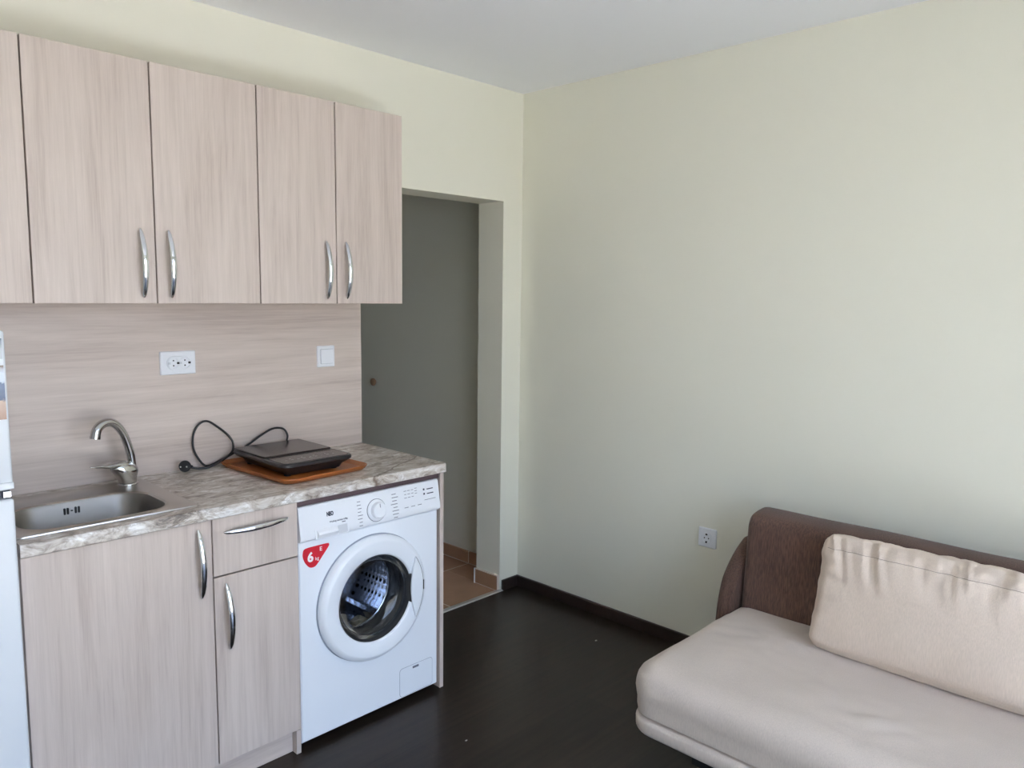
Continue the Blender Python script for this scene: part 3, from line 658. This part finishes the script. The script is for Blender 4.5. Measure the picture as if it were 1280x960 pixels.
build('plate', lp(m4, 0, 0, .041, .041, .004, [(.0002, 0), (.006, .0005), (.009, .004)]), M['plastic'], t, smooth=30)
ins = build('insert', cyl(m4, 0, 0, [(.0235, .008), (.0235, .0098), (.0225, .0105)]), M['plastic'], t, smooth=30)
well(m4, 0, 1.0, ins, .0104, PI / 2)

# ------------------------------------------------------------------ wooden tray, induction cooker
t = thing('wooden_tray', 'orange-brown wooden tray under the portable cooker', 'tray', (-1.425, -.245, ZC))
m4 = Matrix.Translation((-1.425, -.245, ZC)) @ Matrix.Rotation(math.radians(3.5), 4, 'Z')
def TL(hx_, hy_, r, z): return [m4 @ Vector((x, y, z)) for x, y in rrect(0, 0, hx_, hy_, r, 7)]
build('base', loft(bmesh.new(), [TL(.160, .200, .03, .0004), TL(.163, .203, .03, .002), TL(.163, .203, .03, .006), TL(.160, .200, .03, .0065)]), M['tray'], t, smooth=40)
build('rim', loft(bmesh.new(), [TL(.163, .203, .03, .003), TL(.169, .210, .034, .008), TL(.175, .217, .04, .017), TL(.1745, .2165, .04, .0195), TL(.172, .214, .038, .0185), TL(.165, .206, .03, .009), TL(.160, .200, .027, .0066)], (False, False)), M['tray'], t, smooth=50)
t = thing('induction_cooker', 'black portable single induction cooker with cord on the wooden tray', 'cooker', (-1.425, -.235, ZC + .0065))
hx0, hx1, hy0, hy1 = -1.566, -1.286, -.418, -.052; zc = ZC + .0205
cxh, cyh, hh, hv = (hx0 + hx1) / 2, (hy0 + hy1) / 2, (hx1 - hx0) / 2, (hy1 - hy0) / 2
build('housing', loft(bmesh.new(), [L(cxh, cyh, hh - .034, hv - .030, .02, zc - .006), L(cxh, cyh, hh - .028, hv - .022, .02, zc + .008), L(cxh, cyh, hh - .008, hv - .008, .028, zc + .018), L(cxh, cyh, hh, hv, .03, zc + .026), L(cxh, cyh, hh, hv, .03, zc + .034), L(cxh, cyh, hh - .003, hv - .003, .028, zc + .037)]), M['black'], t, smooth=40)
ztop = zc + .037
pl = [(x, y) for x, y in rrect((hx0 + hx1) / 2, (-.280 - .058) / 2, .132, .111, .006, 4)]
build('glass_plate', loft(bmesh.new(), [[(x, y, ztop + .0002) for x, y in pl], [(x, y, ztop + .005) for x, y in pl], [(cxh + (x - cxh) * .99, -.169 + (y + .169) * .99, ztop + .0062) for x, y in pl]]), M['hob'], t, smooth=30)
cpn = build('touch_panel', loft(bmesh.new(), [[(x, y, z) for x, y in rrect(cxh, -.347, hh - .012, .058, .016, 5)] for z in (ztop + .0002, ztop + .0012)]), M['hob'], t)
bm = bmesh.new(); rnd = random.Random(2)
for i in range(9):
    x = hx0 + .045 + i * .023; box(bm, x - .004, x + .004, -.362, -.358, ztop + .0012, ztop + .0016)
    if i % 2: box(bm, x - .003, x + .003, -.345, -.342, ztop + .0012, ztop + .0016)
build('panel_symbols', bm, M['lprint'], cpn)
for x in (hx0 + .05, hx1 - .05):
    for y in (hy0 + .06, hy1 - .05):
        bm = bmesh.new(); loft(bm, [[(x + r * math.cos(2 * PI * a / 14), y + r * math.sin(2 * PI * a / 14), z) for a in range(14)] for r, z in ((.012, ZC + .0067), (.014, zc + .012))]); build('foot', bm, M['black'], t)
pts = [(-1.352, -.056, zc + .024), (-1.335, -.042, .944), (-1.330, -.036, .962), (-1.345, -.032, .985), (-1.385, -.030, .990), (-1.430, -.028, .972), (-1.490, -.026, .938), (-1.545, -.026, .916), (-1.60, -.030, .897), (-1.645, -.034, .8865), (-1.668, -.030, .905), (-1.688, -.024, .95), (-1.686, -.020, 1.00), (-1.665, -.018, 1.035), (-1.635, -.018, 1.044), (-1.600, -.019, 1.022), (-1.560, -.022, .985), (-1.546, -.030, .955), (-1.556, -.040, .925), (-1.60, -.050, .901), (-1.645, -.052, .8865), (-1.675, -.046, .8845), (-1.700, -.040, .889), (-1.712, -.036, .896)]
bm = bmesh.new(); sweep(bm, spline(pts, 7), .0039, 10); pc = build('power_cord', bm, M['black'], t, smooth=True)
pc0 = Vector((-1.733, -.054, .902)); ax = Vector((-.55, -.82, .12)).normalized()
a0 = Vector((-1.708, -.038, .8955))
def axis_loops(o, d, prof_, n_=24):
    u = d.cross(Vector((0, 0, 1))).normalized(); w = u.cross(d)
    return [[o + d * h + u * r * math.cos(2 * PI * k / n_) + w * r * math.sin(2 * PI * k / n_) for k in range(n_)] for r, h in prof_]
bm = bmesh.new(); loft(bm, axis_loops(pc0 - ax * .016, ax, [(.006, 0), (.014, .003), (.0190, .012), (.0200, .017), (.0200, .022), (.0185, .024)]))
sweep(bm, [a0 + Vector((.006, -.001, -.002)), (a0 + pc0) / 2, pc0 - ax * .008], [.0045, .007, .009], 12)
pg = build('plug', bm, M['black'], pc, smooth=40)
u_ = ax.cross(Vector((0, 0, 1))).normalized()
for s in (-1, 1):
    bm = bmesh.new(); sweep(bm, [pc0 + ax * .0079 + u_ * .0095 * s, pc0 + ax * .026 + u_ * .0095 * s], .0024, 10); build('pin', bm, M['chrome'], pg, smooth=True)

# ------------------------------------------------------------------ sofa
SY_a, SY_b = -1.40, -3.30; SE = .018                     # far and near ends
t = thing('sofa', 'low beige and brown fabric sofa along the right wall', 'sofa', (-.55, (SY_a + SY_b) / 2, 0))
sxa, sxb = -.972, -.20
scx, scy, shx, shy = (sxa + sxb) / 2, (SY_a + SE + SY_b) / 2, (sxb - sxa) / 2, (SY_a + SE - SY_b) / 2
def SL(ins, z, r=.085): return [(x, y, z) for x, y in rrect_dense(scx, scy, shx - ins, shy - ins, max(.01, r - ins), 8, 36, 96)]
build('seat_base', loft(bmesh.new(), [SL(.03, .185), SL(.006, .188), SL(.001, .196), SL(.000, .222), SL(.004, .232), SL(.016, .236), SL(.05, .237)]), M['seat'], t, smooth=60)
bm = bmesh.new()
loops = [SL(.05, .238), SL(.018, .239), SL(.006, .246), SL(.003, .262), SL(.003, .285), SL(.000, .300), SL(-.003, .320), SL(-.001, .340), SL(.004, .357), SL(.013, .372), SL(.026, .384), SL(.042, .392), SL(.062, .3975)] + [SL(.062 + .013 * i, .398 + .004 * min(1, i / 12)) for i in range(1, 24)]
loft(bm, loops)
for v in bm.verts:
    if v.co.z > .30:
        w = min(1, (v.co.z - .30) / .09)
        v.co.z += w * (.007 * mnoise.noise(Vector((v.co.x * 5, v.co.y * 4, 3))) + .016 * abs(mnoise.noise(Vector((v.co.x * 13 + v.co.y * 5, v.co.y * 11 - v.co.x * 6, 1)))) * max(0, mnoise.noise(Vector((v.co.x * 3, v.co.y * 3, 9))) + .35))
st = build('seat_cushion', bm, M['seat'], t, smooth=True)
build('storage_box', B(-.80, -.20, SY_b + .12, SY_a - .12, .05, .184), M['black'], t)
for y in (SY_b + .2, SY_a - .2):
    for x in (-.72, -.28):
        bm = bmesh.new(); loft(bm, [[(x + r * math.cos(2 * PI * a / 16), y + r * math.sin(2 * PI * a / 16), z) for a in range(16)] for r, z in ((.022, 0), (.026, .05))]); build('leg', bm, M['black'], t)
# backrest: rounded slab leaning very slightly back
prof = spline([(-.315, 0, .36), (-.305, 0, .45), (-.295, 0, .56), (-.287, 0, .66), (-.281, 0, .700), (-.268, 0, .722), (-.245, 0, .732), (-.200, 0, .738), (-.165, 0, .736), (-.148, 0, .722), (-.140, 0, .69), (-.135, 0, .55), (-.14, 0, .36)], 5)
def bl(y, s):
    c = Vector((-.215, 0, .54)); return [Vector((c.x + (p_.x - c.x) * (1 - s / .08), y, c.z + (p_.z - c.z) * (1 - s / .19))) for p_ in prof]
ys = [(SY_a - .004, .035), (SY_a - .006, .020), (SY_a - .012, .009), (SY_a - .022, .002), (SY_a - .035, 0)] + [(SY_a - .035 - (SY_a - SY_b - .07) * i / 40, 0) for i in range(1, 41)] + [(SY_b + .022, .002), (SY_b + .012, .009), (SY_b + .006, .02)]
bm = bmesh.new(); loft(bm, [bl(y, s) for y, s in ys])
for v in bm.verts:
    v.co += Vector((1, 0, .8)) * .003 * mnoise.noise(Vector((v.co.x * 6, v.co.y * 5, v.co.z * 6)))
build('backrest', bm, M['brown'], t, smooth=True)
# side wings carrying the backrest
wp = spline([(-.13, 0, .15), (-.125, 0, .40), (-.13, 0, .56), (-.155, 0, .605), (-.19, 0, .595), (-.25, 0, .560), (-.315, 0, .500), (-.345, 0, .44), (-.362, 0, .37), (-.372, 0, .28), (-.374, 0, .15), (-.25, 0, .145), (-.13, 0, .15)], 4)[:-1]
def wl(y, s):
    c = Vector((-.245, 0, .36)); return [Vector((c.x + (p_.x - c.x) * (1 - s / .12), y, c.z + (p_.z - c.z) * (1 - s / .2))) for p_ in wp]
for ya, yb in ((SY_a + .002, SY_a + .062), (SY_b - .062, SY_b - .002)):
    bm = bmesh.new(); loft(bm, [wl(ya, .014), wl(ya + .003, .005), wl(ya + .010, 0), wl(yb - .014, 0), wl(yb - .005, .004), wl(yb, .014)])
    build('side_wing', bm, M['brown'], t, smooth=60)
# loose cushion leaning on the backrest
CW, CH, CT = .72, .362, .175
o = Vector((-.447, -2.092, .400)); lean = math.radians(14)
upv = Vector((math.sin(lean), 0, math.cos(lean))); outv = Vector((-math.cos(lean), 0, math.sin(lean))); alv = Vector((0, -1, 0))
def cushion_point(u, v, w):
    # u along (-1..1), v up (-1..1), w thickness (-1..1) on a cube surface -> rounded, puffy box
    hu, hv_, hw = CW / 2, CH / 2, CT / 2
    p_ = Vector((u * hu, v * hv_, w * hw)); r = .040
    q = Vector((max(-hu + r, min(hu - r, p_.x)), max(-hv_ + r, min(hv_ - r, p_.y)), max(-hw + r, min(hw - r, p_.z))))
    d_ = p_ - q
    if d_.length > 1e-9: p_ = q + d_.normalized() * r
    puff = (1 - abs(u) ** 3.2) * (1 - abs(v) ** 2.6)
    p_.z *= .70 + .42 * puff
    p_.y *= 1 + .02 * (1 - u * u) - .015 * abs(u) ** 6
    p_.x *= 1 - .012 * (1 - abs(v)) 
    return p_
bm = bmesh.new(); nu, nv, nw = 96, 56, 16
bmesh.ops.create_cube(bm, size=2)
bm.free(); bm = bmesh.new(); key = {}
def vert(u, v, w):
    kk = (round(u, 5), round(v, 5), round(w, 5))
    if kk not in key:
        p_ = cushion_point(u, v, w); uu, vv = u * CW / 2, v * CH / 2
        amp = 0
        if w > -.99:
            top = max(0, (v - .15) / .85); side = max(0, (abs(u) - .72) / .28); bot = max(0, (-v - .4) / .6)
            amp += .019 * top ** .8 * mnoise.noise(Vector((uu * 27 + .5 * math.sin(vv * 16 + uu * 9), vv * 6, 2.3))) + .008 * top * mnoise.noise(Vector((uu * 60 + vv * 14, vv * 9, 6.3)))
            if abs(v - .75) < .03: amp -= .0022
            amp += .012 * side * mnoise.noise(Vector((uu * 9, vv * 30, 5.1))) + .003 * bot * mnoise.noise(Vector((uu * 16, vv * 10, 8)))
            amp += .0045 * mnoise.noise(Vector((uu * 7, vv * 7, 4.7)))
        if v > .9: p_.y += .006 * mnoise.noise(Vector((uu * 26, w * 1.5, 1.7)))
        p_.z += amp * (1 if w > 0 else 0)
        key[kk] = bm.verts.new(o + alv * p_.x + upv * (p_.y + CH / 2) + outv * p_.z)
    return key[kk]
def facegrid(f, na, nb):
    for i in range(na):
        for j in range(nb):
            a, b, c, e = (-1 + 2 * i / na), (-1 + 2 * (i + 1) / na), (-1 + 2 * j / nb), (-1 + 2 * (j + 1) / nb)
            bm.faces.new([vert(*f(x, y)) for x, y in ((a, c), (b, c), (b, e), (a, e))])
facegrid(lambda a, b: (a, b, 1), nu, nv); facegrid(lambda a, b: (a, b, -1), nu, nv)
facegrid(lambda a, b: (a, 1, b), nu, nw); facegrid(lambda a, b: (a, -1, b), nu, nw)
facegrid(lambda a, b: (1, a, b), nv, nw); facegrid(lambda a, b: (-1, a, b), nv, nw)
seam = [vert(-1 + 2 * i / nu, 1 - 2 * 7 / nv, 1).co.copy() + outv * .0004 + upv * .0025 * mnoise.noise(Vector((i * .23, 0, 0))) for i in range(3, nu - 2)]
cu = tag(build('cushion', bm, M['cush'], origin=(o.x, o.y, o.z), smooth=True), 'plump beige linen cushion leaning against the brown sofa backrest', 'cushion')
bm = bmesh.new(); sweep(bm, seam, .0009, 6); build('seam', bm, M['seam'], cu, smooth=True)

# specks on the floor
for i, (x, y, s) in enumerate(((-.235, -.704, .004), (-1.159, -.869, .003))):
    bm = bmesh.new(); bmesh.ops.create_icosphere(bm, subdivisions=1, radius=s)
    for v in bm.verts: v.co = Vector((v.co.x * 1.8 + x, v.co.y + y, max(0, v.co.z * .5 + s * .4)))
    tag(build('crumb', bm, M['crumb'], origin=(x, y, 0)), ['tiny pale crumb on the dark floor between sofa and doorway', 'tiny pale crumb on the dark floor before the washing machine'][i], 'crumb', 'crumbs on the floor')
